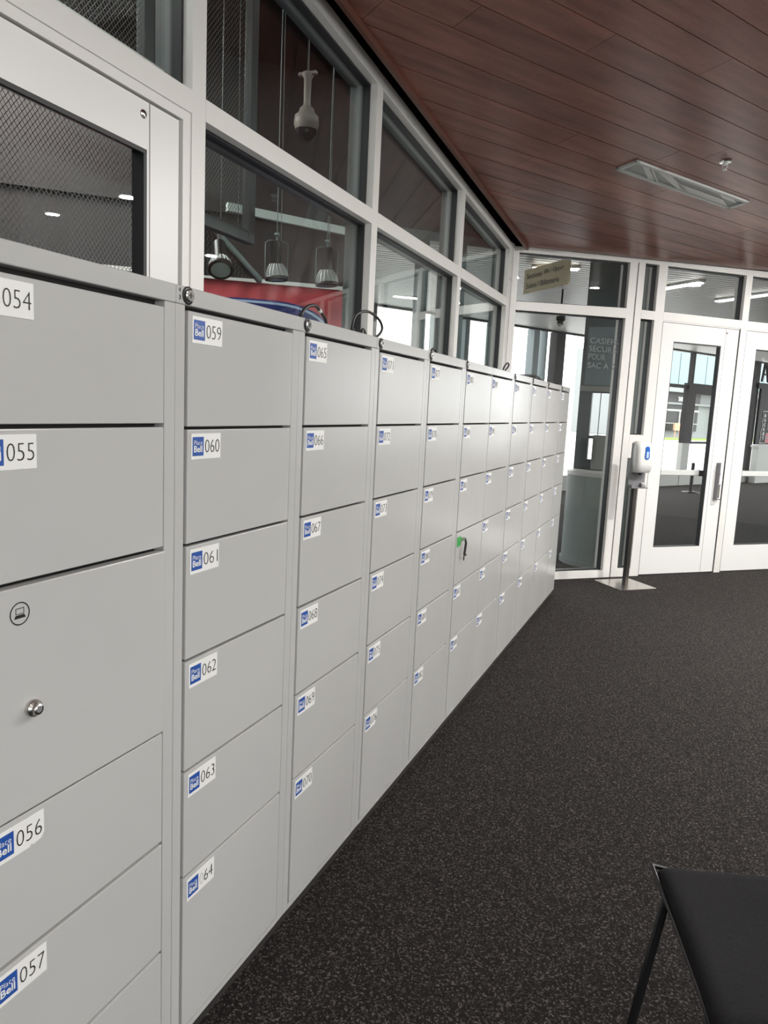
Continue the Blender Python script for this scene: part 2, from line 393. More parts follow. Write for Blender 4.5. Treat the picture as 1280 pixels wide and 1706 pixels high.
# ------------------------------------------------------------------ glazed door builder (local: x along, y depth away from viewer, z up)
def door(n, Mx, w, h, gl, stile=None, capx=None, pull=True, mirror=False, bar=True, lab=''):
    """leaf lower left corner at the origin"""
    gx0, gx1, gz0, gz1 = gl
    b = B()
    for (x0, x1, z0, z1) in ((0, gx0, 0, h), (gx1, w, 0, h), (gx0, gx1, 0, gz0), (gx0, gx1, gz1, h)):
        b.box(x0, x1, 0, .045, z0, z1)
    b.box(gx0, gx1, .0, .012, gz1-.012, gz1, 1)
    for (x0, x1, z0, z1) in ((gx0, gx0+.006, gz0, gz1), (gx1-.012, gx1, gz0, gz1), (gx0, gx1, gz0, gz0+.006)):
        b.box(x0, x1, .001, .044, z0, z1, 1)
    if stile: b.box(stile-.0012, stile+.0012, -.0006, .002, 0.0, h, 1)
    o = structure(b.obj('door_%d' % n, [WHITED, GASK], M=Mx), lab)
    g = B(); g.box(gx0, gx1, .020, .026, gz0, gz1); g.obj('glass', GLASSC, o)
    if capx:
        c = B(); c.lathe([(0, -.004), (.010, -.004), (.013, 0), (.013, .002)], (capx, 0, h-.037), axis=(0, 1, 0)); c.obj('round_cap', CHROME, o)
    if pull:
        x = w-.098
        c = B(); c.box(x, x+.058, -.006, 0, .715, 1.085, 0, .002)
        c.box(x+.004, x+.012, -.045, -.004, .725, 1.08, 1, .002); c.box(x+.004, x+.055, -.045, -.035, .725, .735, 1)
        c.box(x+.010, x+.052, -.030, -.005, .74, .865, 0, .004); c.box(x+.012, x+.055, -.034, -.005, .865, .873, 1)
        c.lathe([(0, -.026), (.010, -.026), (.014, -.018), (.014, -.005)], (x+.030, 0, .975), axis=(0, 1, 0))
        c.obj('pull_handle', [CHROME, CUPG], o)
    if bar:
        c = B(); c.box(gx0-.05, gx1-.018, .085, .125, .948, .998, 0, .004); c.box(gx1-.018, gx1+.02, .045, .125, .945, 1.0, 1)
        c.box(gx0-.08, gx0-.05, .045, .125, .945, 1.0, 1); c.obj('push_bar', [WHITE, FRAMED], o)
    return o

# double door in the window wall (hidden below by the lockers)
MD = Matrix((Vector((0, 1, 0)), Vector((-1, 0, 0)), Vector((0, 0, 1)))).transposed().to_4x4(); MD.translation = Vector((XF-.012, 1.005, .01))
door(1, MD, .905, 2.292, (.14, .765, .27, 2.165), stile=.776, capx=.75, pull=True, bar=False, lab='white glazed door behind the nearest lockers')
b = B()
b.box(XB, XF-.004, .65, 1.957, 2.308, 2.337); b.box(XB, XF-.004, 1.920, 1.957, 0, 2.308); b.box(XB, XF-.004, .65, .995, 0, 2.308)
structure(b.obj('trim_5', WHITE), 'white door frame behind the nearest lockers')

# ------------------------------------------------------------------ far entrance wall
def zt(s): return (2.842 + (s+1.23)*.056) if s < 0 else 2.912 + s*.008
def zb(s): return (2.800 + (s+1.17)*.036) if s < 0.03 else 2.848 + s*.0135
T0, T1 = 0.0, .13
ends = []
b = B()
vert = [(-1.232, -1.178), (-.060, .022), (.034, .104), (.256, .352), (1.276, 1.352), (2.276, 2.352), (3.276, 3.352), (4.40, 4.47), (5.6, 5.67), (6.8, 6.87)]
for a, c in vert:
    b.slab(a, c, 0, zt(a), 0, zt(c), T0, T1)
for i in range(len(vert)-1):
    a, c = vert[i][1], vert[i+1][0]
    b.slab(a, c, zb(a), zt(a), zb(c), zt(c), T0-.001, T1)
    if i == 0: b.slab(a, c, 2.335, 2.405, 2.361, 2.447, T0-.001, T1); b.box(a, c, T0-.001, T1, 0, .066)
    elif i == 1: b.box(a, c, .012, .1, 0, 2.9)
    elif i == 2:
        b.box(a, c, T0-.001, T1, 2.371, 2.447); b.box(a, c, T0-.001, T1, 1.12, 1.335); b.box(a, c, T0-.001, T1, 0, .076)
    elif i < 6: b.box(a, c, T0-.001, T1, 2.378, 2.452)
    else: b.box(a, c, T0-.001, T1, 2.378, 2.452); b.box(a, c, T0-.001, T1, 0, .076)
b.box(.022, .034, .010, .02, 0, 2.9, 1)
structure(b.obj('wall_far', [WHITE, GASK], M=MF), 'white framed glazed entrance wall with doors')
def pane_f(a, c, z0a, z0c, z1a, z1c, mt=GLASSC):
    global wi
    g = B(); t = .009; y0, y1 = .035, .085
    g.slab(a, a+t, z0a, z1a, z0a, z1a, y0, y1); g.slab(c-t, c, z0c, z1c, z0c, z1c, y0, y1)
    g.slab(a, c, z1a-t, z1a, z1c-t, z1c, y0, y1); g.slab(a, c, z0a, z0a+t, z0c, z0c+t, y0, y1)
    o = structure(g.obj('window_%d' % wi, GASK, M=MF))
    p = B(); p.slab(a+t, c-t, z0a+t, z1a-t, z0c+t, z1c-t, .055, .061); p.obj('glass', mt, o); wi += 1
    return o
pane_f(-1.178, -.060, 2.405, 2.447, zb(-1.178), zb(-.06))
LP = pane_f(-1.178, -.060, .066, .066, 2.335, 2.361)
pane_f(.104, .256, 2.447, 2.447, zb(.104), zb(.256)); pane_f(.104, .256, 1.335, 1.335, 2.371, 2.371); pane_f(.104, .256, .076, .076, 1.12, 1.12)
for i in range(3, 9):
    a, c = vert[i][1], vert[i+1][0]
    pane_f(a, c, 2.452, 2.452, zb(a), zb(c))
    if i >= 6: pane_f(a, c, .076, .076, 2.378, 2.378)
for k, s0 in enumerate((.362, 1.362, 2.362)):
    b = B()
    b.box(s0-.010, s0-.0, .006, .10, 0, 2.378, 1); b.box(s0+.906, s0+.914, .004, .10, 0, 2.378, 1)
    b.box(s0-.010, s0+.914, .004, .10, 2.366, 2.378, 0)
    structure(b.obj('trim_%d' % (6+k), [WHITE, GASK], M=MF))
    door(2+k, MF @ Matrix.Translation((s0, .010, .010)), .906, 2.352, (.143, .706, .262, 2.19), stile=.748, capx=.758,
         lab=['white glazed entrance door beside the hand sanitizer stand', 'white glazed entrance door at the right edge, second from the sanitizer', 'white glazed entrance door, third from the sanitizer'][k])

# ------------------------------------------------------------------ rest of the hall shell
b = B(); b.box(-.7, 2.2, -4.2, -4.0, 0, 3.7); b.box(2.2, 5.7, -4.2, -4.0, 0, .4); b.box(2.2, 5.7, -4.2, -4.0, 2.9, 3.7)
for x in (2.2, 3.3, 4.4, 5.45): b.box(x, x+.10, -4.15, -4.05, .4, 2.9, 1)
structure(b.obj('wall_back', [WALLC, FRAMED]))
b = B()
b.box(5.55, 5.7, 1.6, 12.2, 0, 3.6); b.box(5.55, 5.7, -4.0, 1.6, 0, .95); b.box(5.55, 5.7, -4.0, 1.6, 3.1, 3.6)
for y in (-4.0, -2.6, -1.2, .2, 1.5): b.box(5.55, 5.7, y, y+.10, .95, 3.1, 1)
structure(b.obj('wall_right', [WALLC, FRAMED]))

# ------------------------------------------------------------------ lockers
YE = [.7015, 1.188, 1.674, 2.161, 2.648, 3.134, 3.617, 4.085, 4.579, 5.105, 5.664, 6.101]
ZS = [1.667, 1.427, 1.186, .937, .687, .438, .064]
def number_label(num, y, z, parent, worn=None, w=.101, h=.053):
    """y: left edge, z: top edge, on the plane x = .001"""
    b = B(); x = .0016
    if worn == 'torn':
        pts = [(y, z), (y+w, z), (y+w, z-h+.012), (y+w-.006, z-h+.004), (y+w-.022, z-h+.001), (y+w-.026, z-h+.004), (y+w-.03, z-h), (y, z-h)]
    elif worn == 'tornside':
        pts = [(y, z), (y+w, z), (y+w, z-.022), (y+w-.010, z-.030), (y+w-.006, z-.040), (y+w-.018, z-h), (y, z-h)]
    else: pts = [(y, z), (y+w, z), (y+w, z-h), (y, z-h)]
    b.prism(pts, x-.0012, x, 0, 'x')
    xs = x+.0002
    b.box(x-.0005, xs, y+.004, y+.041, z-.046, z-.007, 1, .0)
    ex, ey = (0, 1, 0), (0, 0, 1)
    b.text('Place', (xs+.0003, y+.008, z-.0235), ex, ey, .028, .0095, 0, -.012)
    b.text('Bell', (xs+.0003, y+.008, z-.0385), ex, ey, .028, .0135, 0, .016)
    if worn == 'faded':
        b.text(num[0], (xs+.0003, y+.046, z-.040), ex, ey, .013, .027, 3, -.03)
        b.text(num[1:], (xs+.0003, y+.063, z-.040), ex, ey, .032, .027, 2, -.02)
    else:
        b.text(num, (xs+.0003, y+.046, z-.040), ex, ey, .050, .027, 2, -.02)
    return b.obj('number_label', [LABW, LABB, INK, INKW], parent)

ordw = ['', 'second', 'third', 'fourth', 'fifth', 'sixth', 'seventh', 'eighth', 'ninth', 'tenth', 'last']
def locker(i):
    y0, y1 = YE[i]+.0007, YE[i+1]-.0007
    lp = .028; rp = .031
    if i == 5: rp = .003
    if i == 6: lp = .003
    first = 53 + 6*i
    if i == 0: lab = 'nearest grey steel locker cabinet, numbered 054 to 057, with a wide keyed laptop door'
    else: lab = 'grey steel locker cabinet, %s in the row, with doors numbered %03d to %03d' % (ordw[i], first, first+5)
    if i == 5: lab = 'grey steel locker cabinet numbered 083 to 088 with a green sticker and a key'
    t = thing('locker_cabinet', lab, 'locker', (-.25, (y0+y1)/2, 0), 'row of grey numbered lockers')
    ox, oy = .25, -(y0+y1)/2
    def fin(b, name, mats, par):
        o = b.obj(name, mats, par); return o
    inv = Matrix.Translation((.25, -(y0+y1)/2, 0))
    b = B(); b.M = inv; D = -.495
    b.box(D, 0, y0, y0+lp, .046, 1.667, 0, .0012); b.box(D, 0, y1-rp, y1, .046, 1.667, 0, .0012)
    b.box(D, .0015, y0, y1, 1.667, 1.702, 0, .0015); b.box(D, 0, y0+lp, y1-rp, .046, .060, 0)
    b.box(D, D+.01, y0, y1, .046, 1.69); b.box(-.035, -.024, y0+lp, y1-rp, .06, 1.667, 1)
    b.obj('casing', [LOCK, LOCKD], t)
    p = B(); p.M = inv; p.box(-.47, -.016, y0, y1, 0, .046); p.obj('plinth', PLINTH, t)
    if i != 6:
        k = B(); k.M = inv
        k.cyl((.001, y0+.034, 1.6855), (.0075, y0+.034, 1.6855), .0125, seg=32); k.cyl((.0075, y0+.034, 1.6855), (.0090, y0+.034, 1.6855), .0125, .0105, seg=32)
        k.box(.0090, .0098, y0+.028, y0+.040, 1.6845, 1.6865, 1); k.box(.0090, .0098, y0+.033, y0+.035, 1.680, 1.691, 1)
        k.lathe([(.0175, 0), (.0175, .0012), (.0135, .0012)], (.0015, y0+.034, 1.6855), axis=(1, 0, 0), m=1)
        if i == 1:
            k.text('4', (.0025, y0+.0055, 1.689), (0, 1, 0), (0, 0, 1), .006, .009, 1); k.text('3', (.0025, y0+.0055, 1.675), (0, 1, 0), (0, 0, 1), .006, .009, 1)
        k.obj('cam_lock', [CHROME, BLACK], t)
    dl, dr_ = y0+lp+(.009 if lp > .01 else .0012), y1-rp-(.0025 if rp > .01 else .001)
    if i == 0:
        rows = [(1.655, 1.437, '054'), (1.430, 1.196, '055'), (1.188, .815, 'L'), (.808, .569, '056'), (.562, .317, '057'), (.310, .064, '058')]
    else:
        rows = []
        for k in range(6):
            z1 = (1.658 if k == 0 else ZS[k]-.003); z0 = (.064 if k == 5 else ZS[k+1]+.003)
            rows.append((z1, z0, '%03d' % (first+k)))
    for k, (z1, z0, num) in enumerate(rows):
        d = B(); d.M = inv
        px = .006 if num == 'L' else 0.0
        d.box(-.016, .0005+px, (dl if num != 'L' else dl-.004), dr_, z0, z1, 0, .0018, 2)
        do = d.obj('door', LOCK, t)
        ly = YE[i] + (.050 if i != 6 else .012); lz = z1 - .008
        if i == 5: ly = YE[i]+.046
        if num == 'L':
            do['label'] = 'wider laptop locker door with round lock and laptop pictogram'
            s = B(); s.M = inv; cy, cz, x = .810, 1.146, .0069
            def ring(r0, r1, xx, m=0, n=40):
                vs = [(xx, cy+r*math.cos(2*math.pi*q/n), cz+r*math.sin(2*math.pi*q/n)) for r in (r0, r1) for q in range(n)]
                s._add(vs, [(q, (q+1) % n, n+(q+1) % n, n+q) for q in range(n)], m)
            ring(.0165, .0185, x)
            def q4(p, xx=x): s._add([(xx, cy+a, cz+c) for a, c in p], [(0, 1, 2, 3)])
            q4([(-.008, .009), (.008, .009), (.008, .0078), (-.008, .0078)]); q4([(-.008, -.001), (.008, -.001), (.008, .0002), (-.008, .0002)])
            q4([(-.008, -.001), (-.0068, -.001), (-.0068, .009), (-.008, .009)]); q4([(.0068, -.001), (.008, -.001), (.008, .009), (.0068, .009)])
            q4([(-.008, -.002), (.008, -.002), (.011, -.0075), (-.011, -.0075)])
            s.obj('laptop_pictogram', INK, do)
            s = B(); s.M = inv
            s.lathe([(.0, .016), (.0085, .016), (.0095, .014), (.0095, .009), (.0135, .008), (.0145, .004), (.0145, 0)], (.0065, .829, .986), axis=(1, 0, 0))
            s.cyl((.0222, .829, .986), (.0230, .829, .986), .005, m=1)
            s.obj('round_lock', [STEEL, CUPG], do)
            continue
        if i == 5 and k == 3:
            g = B(); g.M = inv; yy = y0+.048
            g.box(.0004, .0014, yy, yy+.062, .868, .912); g.obj('green_sticker', GREEN, do)
            g = B(); g.M = inv; yk = yy+.075
            g.cyl((0, yk, .897), (.018, yk, .897), .009, m=1)
            g.tube([(.016, yk, .900), (.022, yk, .88), (.020, yk-.002, .850), (.018, yk-.004, .825)], .0055)
            g.tube([(.018, yk-.004, .830), (.020, yk+.012, .818), (.02, yk+.022, .822)], .003)
            g.tube([(.018, yk-.004, .830), (.018, yk-.008, .812), (.02, yk-.014, .800)], .003)
            g.obj('lock_with_key', [BLACK, CHROME], do); continue
        if i == 0 and k == 3: lz = .797+.002
        worn = {'056': 'torn', '064': 'faded', '076': 'tornside'}.get(num)
        n = B(); n.bm.free()
        lb = number_label(num, ly, lz, do, worn)
        lb.matrix_parent_inverse = Matrix.Identity(4); lb.location = (.25, -(y0+y1)/2, 0)
    return t
for i in range(11): locker(i)

# ------------------------------------------------------------------ cables on the lockers
def spl(pts, n=10):
    P = [Vector(p) for p in pts]; out = []
    for i in range(len(P)-1):
        a = P[max(i-1, 0)]; b_ = P[i]; c = P[i+1]; d = P[min(i+2, len(P)-1)]
        for k in range(n):
            t = k/n; out.append(.5*((2*b_) + (c-a)*t + (2*a-5*b_+4*c-d)*t*t + (3*b_-a-3*c+d)*t**3))
    out.append(P[-1]); return out
def cable(pts, label, glands=(), r=.0045, band=None):
    b = B(); s = spl(pts); b.tube(s, r)
    for g in glands:
        for k in range(3): b.cyl((g[0], g[1], 1.703+k*.006), (g[0], g[1], 1.707+k*.006), .009-.001*k)
    if band:
        k = int(len(s)*band); b.tube(s[k:k+4], r*1.15, m=1)
    return tag(b.obj('black_cable', [BLACK, CUPW]), label, 'cable', 'black cables on top of the lockers')
cable([(-.05, 1.767, 1.703), (-.05, 1.770, 1.722), (-.05, 1.80, 1.744), (-.05, 1.845, 1.753), (-.06, 1.90, 1.742), (-.06, 1.93, 1.725), (-.07, 1.95, 1.705)],
      'arched black cable with a pale band on top of the locker numbered 065', [(-.05, 1.767)], band=.6)
cable([(-.05, 2.09, 1.703), (-.05, 2.088, 1.730), (-.05, 2.115, 1.765), (-.05, 2.20, 1.784), (-.05, 2.285, 1.772), (-.05, 2.32, 1.748), (-.05, 2.30, 1.724), (-.06, 2.27, 1.706)],
      'large round loop of black cable standing above the boundary between lockers 065 and 071', [(-.05, 2.09)])
cable([(-.04, 2.14, 1.704), (-.04, 2.135, 1.718), (-.045, 2.16, 1.724), (-.06, 2.21, 1.716), (-.07, 2.24, 1.706)],
      'short bent black cable inside the large cable loop', r=.004)
cable([(-.05, 2.83, 1.703), (-.05, 2.83, 1.716), (-.05, 2.855, 1.726), (-.05, 2.885, 1.718), (-.05, 2.89, 1.705)],
      'tiny black cable loop on top of the locker numbered 077')
cable([(-.05, 4.02, 1.704), (-.05, 4.06, 1.735), (-.05, 4.12, 1.757), (-.05, 4.16, 1.750), (-.05, 4.12, 1.728), (-.05, 4.05, 1.706)],
      'leaning black cable loop on top of the locker numbered 089')
b = B()
b.box(-.13, -.02, 4.38, 4.62, 1.703, 1.712); b.box(-.12, -.03, 4.62, 5.0, 1.704, 1.717, 0, .003)
for dx in (0, .02, .045): b.tube(spl([(-.08+dx, 4.40, 1.707), (-.06+dx, 4.75, 1.724), (-.07+dx, 5.0, 1.712), (-.05+dx*.5, 5.10, 1.709)]), .005)
tag(b.obj('cable_bundle', BLACK), 'flat bundle of black cables lying on the far lockers numbered 095 to 107', 'cable')
b = B()
b.tube(spl([(-.05, 5.14, 1.708), (-.10, 5.25, 1.728), (-.11, 5.38, 1.712), (-.10, 5.5, 1.718), (-.05, 5.85, 1.708)]), .006)
b.box(-.07, -.02, 5.65, 5.80, 1.702, 1.715, 0, .003)
tag(b.obj('cable_adapter', BLACK), 'black power adapter with cord on the farthest lockers by the glass', 'cable')

# ------------------------------------------------------------------ ceiling vent and sprinkler
def P3(p, a, dz=0):
    q = PERP*p + AL*a; return (q.x, q.y, zc(q.x, q.y)+dz)
t = thing('ceiling_vent', 'long white slotted air vent recessed in the wood ceiling', 'vent', (0, 0, 0))
def pslab(b, p0, p1, a0, a1, d0, d1, m=0):
    b.hexa([P3(p0, a0, d0), P3(p1, a0, d0), P3(p1, a1, d0), P3(p0, a1, d0), P3(p0, a0, d1), P3(p1, a0, d1), P3(p1, a1, d1), P3(p0, a1, d1)], m)
pa, pb, a0, a1 = -2.304, -2.153, 4.345, 5.612
b = B()
for (x0, x1, y0, y1) in ((pa, pa+.020, a0, a1), (pb-.020, pb, a0, a1), (pa, pb, a0, a0+.03), (pa, pb, a1-.03, a1)): pslab(b, x0, x1, y0, y1, -.014, -.001)
b.obj('vent_frame', mat('vent_white', (.62, .64, .63), .4), t)
b = B(); pslab(b, pa+.018, pb-.018, a0+.02, a1-.02, -.0035, -.001); b.obj('back_plate', mat('vent_grey', (.33, .36, .35), .35), t)
b = B()
def bar(p_, q_, wd, m=0):
    (p0, c0), (p1, c1) = p_, q_
    b.hexa([P3(p0, c0, -.009), P3(p1, c1, -.009), P3(p1, c1+wd, -.009), P3(p0, c0+wd, -.009), P3(p0, c0, -.0035), P3(p1, c1, -.0035), P3(p1, c1+wd, -.0035), P3(p0, c0+wd, -.0035)], m)
L_, R_ = pa+.020, pb-.020
bar((R_, a0+.08), (L_, a0+.30), .07); bar((R_, a0+.17), (L_, a0+.39), .015)
bar((R_, a0+.22), (L_, a0+.62), .15); bar((R_, a0+.92), (R_-.04, a0+1.03), .18)
b.hexa([P3(L_, a0+.66, -.009), P3(L_+.055, a0+.54, -.009), P3(L_+.055, a1-.20, -.009), P3(L_, a1-.05, -.009), P3(L_, a0+.66, -.0035), P3(L_+.055, a0+.54, -.0035), P3(L_+.055, a1-.20, -.0035), P3(L_, a1-.05, -.0035)])
b.obj('diagonal_reflection', mat('vent_reflection', (.80, .81, .79), .4), t)  # white diagonal reflections on the vent, built as pale bars
sx, sy = .961, 5.091; sz = zc(sx, sy)
t = thing('sprinkler_head', 'small chrome fire sprinkler on the wood ceiling near the vent', 'sprinkler', (sx, sy, sz))
b = B(); b.lathe([(.0, -.003), (.018, -.003), (.034, -.006), (.036, 0)]); b.obj('escutcheon', CHROME, t)
b = B(); b.cyl((0, 0, -.002), (0, 0, -.022), .008); b.tube([(-.012, 0, -.015), (-.014, 0, -.03), (0, 0, -.045)], .0025); b.tube([(.012, 0, -.015), (.014, 0, -.03), (0, 0, -.045)], .0025)
b.lathe([(0, -.045), (.015, -.045), (.015, -.048), (0, -.048)]); b.obj('sprinkler_frame', CUPW, t)

# ------------------------------------------------------------------ hand sanitizer stand
MS = frame((.512, 6.838, 0), (.66, -.75, 0), (.75, .66, 0))
ang = Matrix.Translation((.512, 6.840, 0)) @ Matrix.Rotation(math.radians(43), 4, 'Z')
t = thing('sanitizer_stand', 'steel pole stand with square base holding the sanitizer dispenser', 'stand', M=ang)
pts = []
hw = .195
for cx_, cy_, a_ in ((hw-.02, hw-.02, 0), (-hw+.02, hw-.02, 90), (-hw+.02, -hw+.02, 180), (hw-.02, -hw+.02, 270)):
    for k in range(5): an = math.radians(a_+k*22.5); pts.append((cx_+.02*math.cos(an), cy_+.02*math.sin(an)))
b = B(); b.prism(pts, .0, .005); b.obj('base_plate', STEEL, t)
b = B(); b.box(-.010, .024, -.014, .014, .005, .88, 0, .002); b.box(-.026, -.0105, -.012, .012, .005, .88, 1, .002); b.obj('pole', [mat('pole_steel', (.30, .28, .26), .3, metal=1), BLACKM], t)
b = B(); b.box(-.088, .088, -.024, -.018, .885, 1.015, 0, .002); b.box(-.088, .088, -.075, -.018, .880, .888, 0); b.box(-.088, -.084, -.075, -.018, .885, .91); b.obj('drip_tray', CUPG, t)
b = B(); b.lathe([(0, .0), (.02, 0), (.024, .035), (.024, .04), (.02, .04), (.018, .004)], (.055, -.05, .888)); b.obj('tray_cup', CUPW, t)
# dispenser
MDp = ang @ Matrix.Translation((0, -.02, 0))
t = thing('sanitizer_dispenser', 'white wall style hand sanitizer dispenser with blue level window on the stand', 'dispenser', M=MDp)
def rrect(w, d, r, n=5):
    o = []
    for cx_, cy_, a_ in ((w-r, 0-r*0, 0), (-w+r, 0, 90)):
        pass
    P = []
    for k in range(n+1): an = math.radians(-90 + 90*k/n); P.append((w-r+r*math.cos(an), -d+r+r*math.sin(an)))
    P += [(w, 0), (-w, 0)]
    for k in range(n+1): an = math.radians(180 + 90*k/n); P.append((-w+r+r*math.cos(an), -d+r+r*math.sin(an)))
    return P
b = B(); rings = []
for z, w_, d_ in ((1.02, .066, .085), (1.028, .074, .100), (1.10, .082, .108), (1.22, .083, .104), (1.262, .079, .092), (1.283, .066, .070), (1.290, .045, .045)):
    rings.append([(x, y, z) for x, y in rrect(w_, d_, min(.035, d_*.6))])
n = len(rings[0]); vs = [p for r_ in rings for p in r_]
b._add(vs, [(j*n+k, j*n+(k+1) % n, (j+1)*n+(k+1) % n, (j+1)*n+k) for j in range(len(rings)-1) for k in range(n)], 0, True)
b._add(rings[0], [tuple(range(n))], 0); b._add(rings[-1], [tuple(range(n))], 0)
b.obj('housing', CUPW, t)
b = B(); b.box(-.086, .084, -.018, .0, 1.022, 1.275, 0, .006, 2); b.obj('back_shell', CUPG, t)
b = B()
pts = [(.020*math.cos(math.radians(a_)), 1.225+.026*math.sin(math.radians(a_))) for a_ in range(0, 181, 20)] + [(-.024, 1.155), (-.012, 1.138), (.012, 1.138), (.024, 1.155)]
b.prism(pts, -.1125, -.100, 0, 'y'); b.obj('level_window', DBLUE, t)
b = B(); b.box(-.011, .011, -.114, -.112, 1.15, 1.205); b.obj('window_sticker', LBLUE, t)
b = B(); b.cyl((-.02, -.06, 1.0), (-.02, -.06, 1.022), .012, .016); b.obj('nozzle', BLACK, t)

# ------------------------------------------------------------------ chair at the lower right
MC = frame((.960, 1.752, 0), (.946, .323, 0), (-.323, .946, 0))      # x into the chair, y away from viewer
t = thing('chair', 'black upholstered chair with black metal legs in the lower right corner', 'chair', M=MC)
def seat_mesh():
    b = B(); nx, ny = 22, 22; W, D = .46, .47; vs = []
    def prof(u, v):
        x = u*W; y = -v*D
        # front (x=0) edge bows outward slightly, far edge nearly straight
        x += .006*math.sin(v*math.pi)*(1-u) - .037*v*(1-u)
        e = min(u, 1-u)*W; f = min(v, 1-v)*D
        rr = .028; def_ = lambda q: (rr - math.sqrt(max(rr*rr-(rr-min(q, rr))**2, 0)))
        z = .455 - def_(e) - def_(f) - .012*math.sin(math.pi*u)*math.sin(math.pi*v)
        return x, y, z
    def sp(k, n):   # denser at the ends
        s = k/n; return .5-.5*math.cos(math.pi*s)
    for top in (0, 1):
        for i in range(nx+1):
            for j in range(ny+1):
                x, y, z = prof(sp(i, nx), sp(j, ny)); vs.append((x, y, z if top == 0 else .424))
    N = (nx+1)*(ny+1); fs = []
    for i in range(nx):
        for j in range(ny):
            a = i*(ny+1)+j; fs.append((a, a+1, a+ny+2, a+ny+1)); fs.append((N+a, N+a+ny+1, N+a+ny+2, N+a+1))
    rim = [(i, 0) for i in range(nx)] + [(nx, j) for j in range(ny)] + [(i, ny) for i in range(nx, 0, -1)] + [(0, j) for j in range(ny, 0, -1)]
    ix = [i*(ny+1)+j for i, j in rim]
    for k in range(len(ix)): a, c = ix[k], ix[(k+1) % len(ix)]; fs.append((a, N+a, N+c, c))
    b._add(vs, fs, 0, True); return b
seat_mesh().obj('seat', FAB, t)
b = B(); b.tube([(-.007, .006, .440), (-.005, -.05, .428), (-.008, -.16, .424), (-.018, -.30, .424), (-.03, -.45, .424)], .0055); b.tube([(-.007, .006, .440), (.1, .002, .422), (.44, -.004, .422)], .005)
b.obj('seat_frame', BLACKM, t)
for (x, y, fx, fy) in ((-.004, -.082, -.056, -.076), (-.02, -.40, -.06, -.46), (.42, -.03, .47, .02), (.42, -.44, .47, -.49)):
    b = B(); b.tube([(x+.02, y, .43), (x+.004, y-.002, .415), (fx, fy, .004)], .0105, 10); b.cyl((fx, fy, 0), (fx, fy, .012), .013); b.obj('leg', BLACKM, t)
b = B(); b.box(.462, .487, -.45, -.02, .52, .86, 0, .012, 3); b.obj('backrest', FAB, t)
for y in (-.06, -.41):
    b = B(); b.tube([(.42, y, .43), (.468, y, .47), (.475, y, .56)], .009); b.obj('back_support', BLACKM, t)

# ------------------------------------------------------------------ shop behind the window wall
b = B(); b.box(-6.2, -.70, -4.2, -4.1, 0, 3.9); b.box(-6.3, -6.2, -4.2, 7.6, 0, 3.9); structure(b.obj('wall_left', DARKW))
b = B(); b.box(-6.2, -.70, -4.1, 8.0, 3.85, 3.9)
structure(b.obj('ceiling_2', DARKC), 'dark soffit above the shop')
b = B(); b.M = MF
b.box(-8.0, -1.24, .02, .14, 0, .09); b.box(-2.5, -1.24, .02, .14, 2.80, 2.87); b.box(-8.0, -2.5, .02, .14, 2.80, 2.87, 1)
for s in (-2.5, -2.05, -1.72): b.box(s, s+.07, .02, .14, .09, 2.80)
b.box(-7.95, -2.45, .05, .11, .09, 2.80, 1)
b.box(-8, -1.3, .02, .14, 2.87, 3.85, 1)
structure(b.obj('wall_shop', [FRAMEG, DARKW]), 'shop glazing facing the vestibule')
# long white beam
b = B(); q0 = Vector((-1.64, 3.72, 0)); q1 = Vector((-1.09, 4.605, 0))
d = (q1-q0).normalized(); nn_ = Vector((d.y, -d.x, 0))
b.M = frame(q0, d, (-d.y, d.x, 0)); b.box(0, (q1-q0).length, 0, .03, 2.553, 2.600)
for q in (.1, .9): b.cyl(((q1-q0).length*q, .015, 2.6), ((q1-q0).length*q, .015, 3.85), .002)
tag(b.obj('overhead_beam', PALEB), 'long pale horizontal beam seen through the upper glass above the spotlights', 'beam')
# mesh panels
def mesh_panel(Mx, w, h, cell, label, fr=.05, frm=DGREY):
    t = thing('mesh_panel', label, 'panel', M=Mx)
    b = B(); nx = int((w-2*fr)/cell); nz = int((h-2*fr)/(cell*.62)); cz = (h-2*fr)/nz; cx_ = (w-2*fr)/nx; tk = cell*.10
    for j in range(nz):
        vs = []; fs = []
        for i in range(2*nx+1):
            x = fr + i*cx_/2; up = (i+j) % 2
            z = fr + j*cz + (cz if up else 0)
            vs += [(x, 0, z-tk), (x, 0, z+tk)]
        for i in range(2*nx): a = 2*i; fs.append((a, a+2, a+3, a+1))
        b._add(vs, fs)
    b.obj('expanded_mesh', MESHG, t)
    b = B()
    for (x0, x1, z0, z1) in ((0, fr, 0, h), (w-fr, w, 0, h), (fr, w-fr, 0, fr), (fr, w-fr, h-fr, h)): b.box(x0, x1, -.02, .02, z0, z1, 0, .003)
    b.obj('panel_frame', frm, t); return t
My = Matrix((Vector((0, 1, 0)), Vector((-1, 0, 0)), Vector((0, 0, 1)))).transposed().to_4x4()
M1 = My.copy(); M1.translation = Vector((-1.0, -.30, 1.62)); mesh_panel(M1, 2.60, 2.06, .019, 'tall expanded metal panel behind the glass of the nearest door')
M1 = My.copy(); M1.translation = Vector((-1.0, 2.302, 2.185)); mesh_panel(M1, .68, 1.5, .019, 'narrow dark framed expanded metal panel above the leftmost spotlight')
t = thing('slanted_panel', 'slanted mesh panel with a pale grey frame behind the leftmost spotlight', 'panel', (-1.9, 0, 0))
b = B(); b.prism([(3.4, 2.165), (3.4, 2.50), (3.85, 2.52), (4.03, 2.47), (4.43, 2.30)], -.010, .0, 0, 'x'); b.obj('backing', DARKW, t)
b = B()
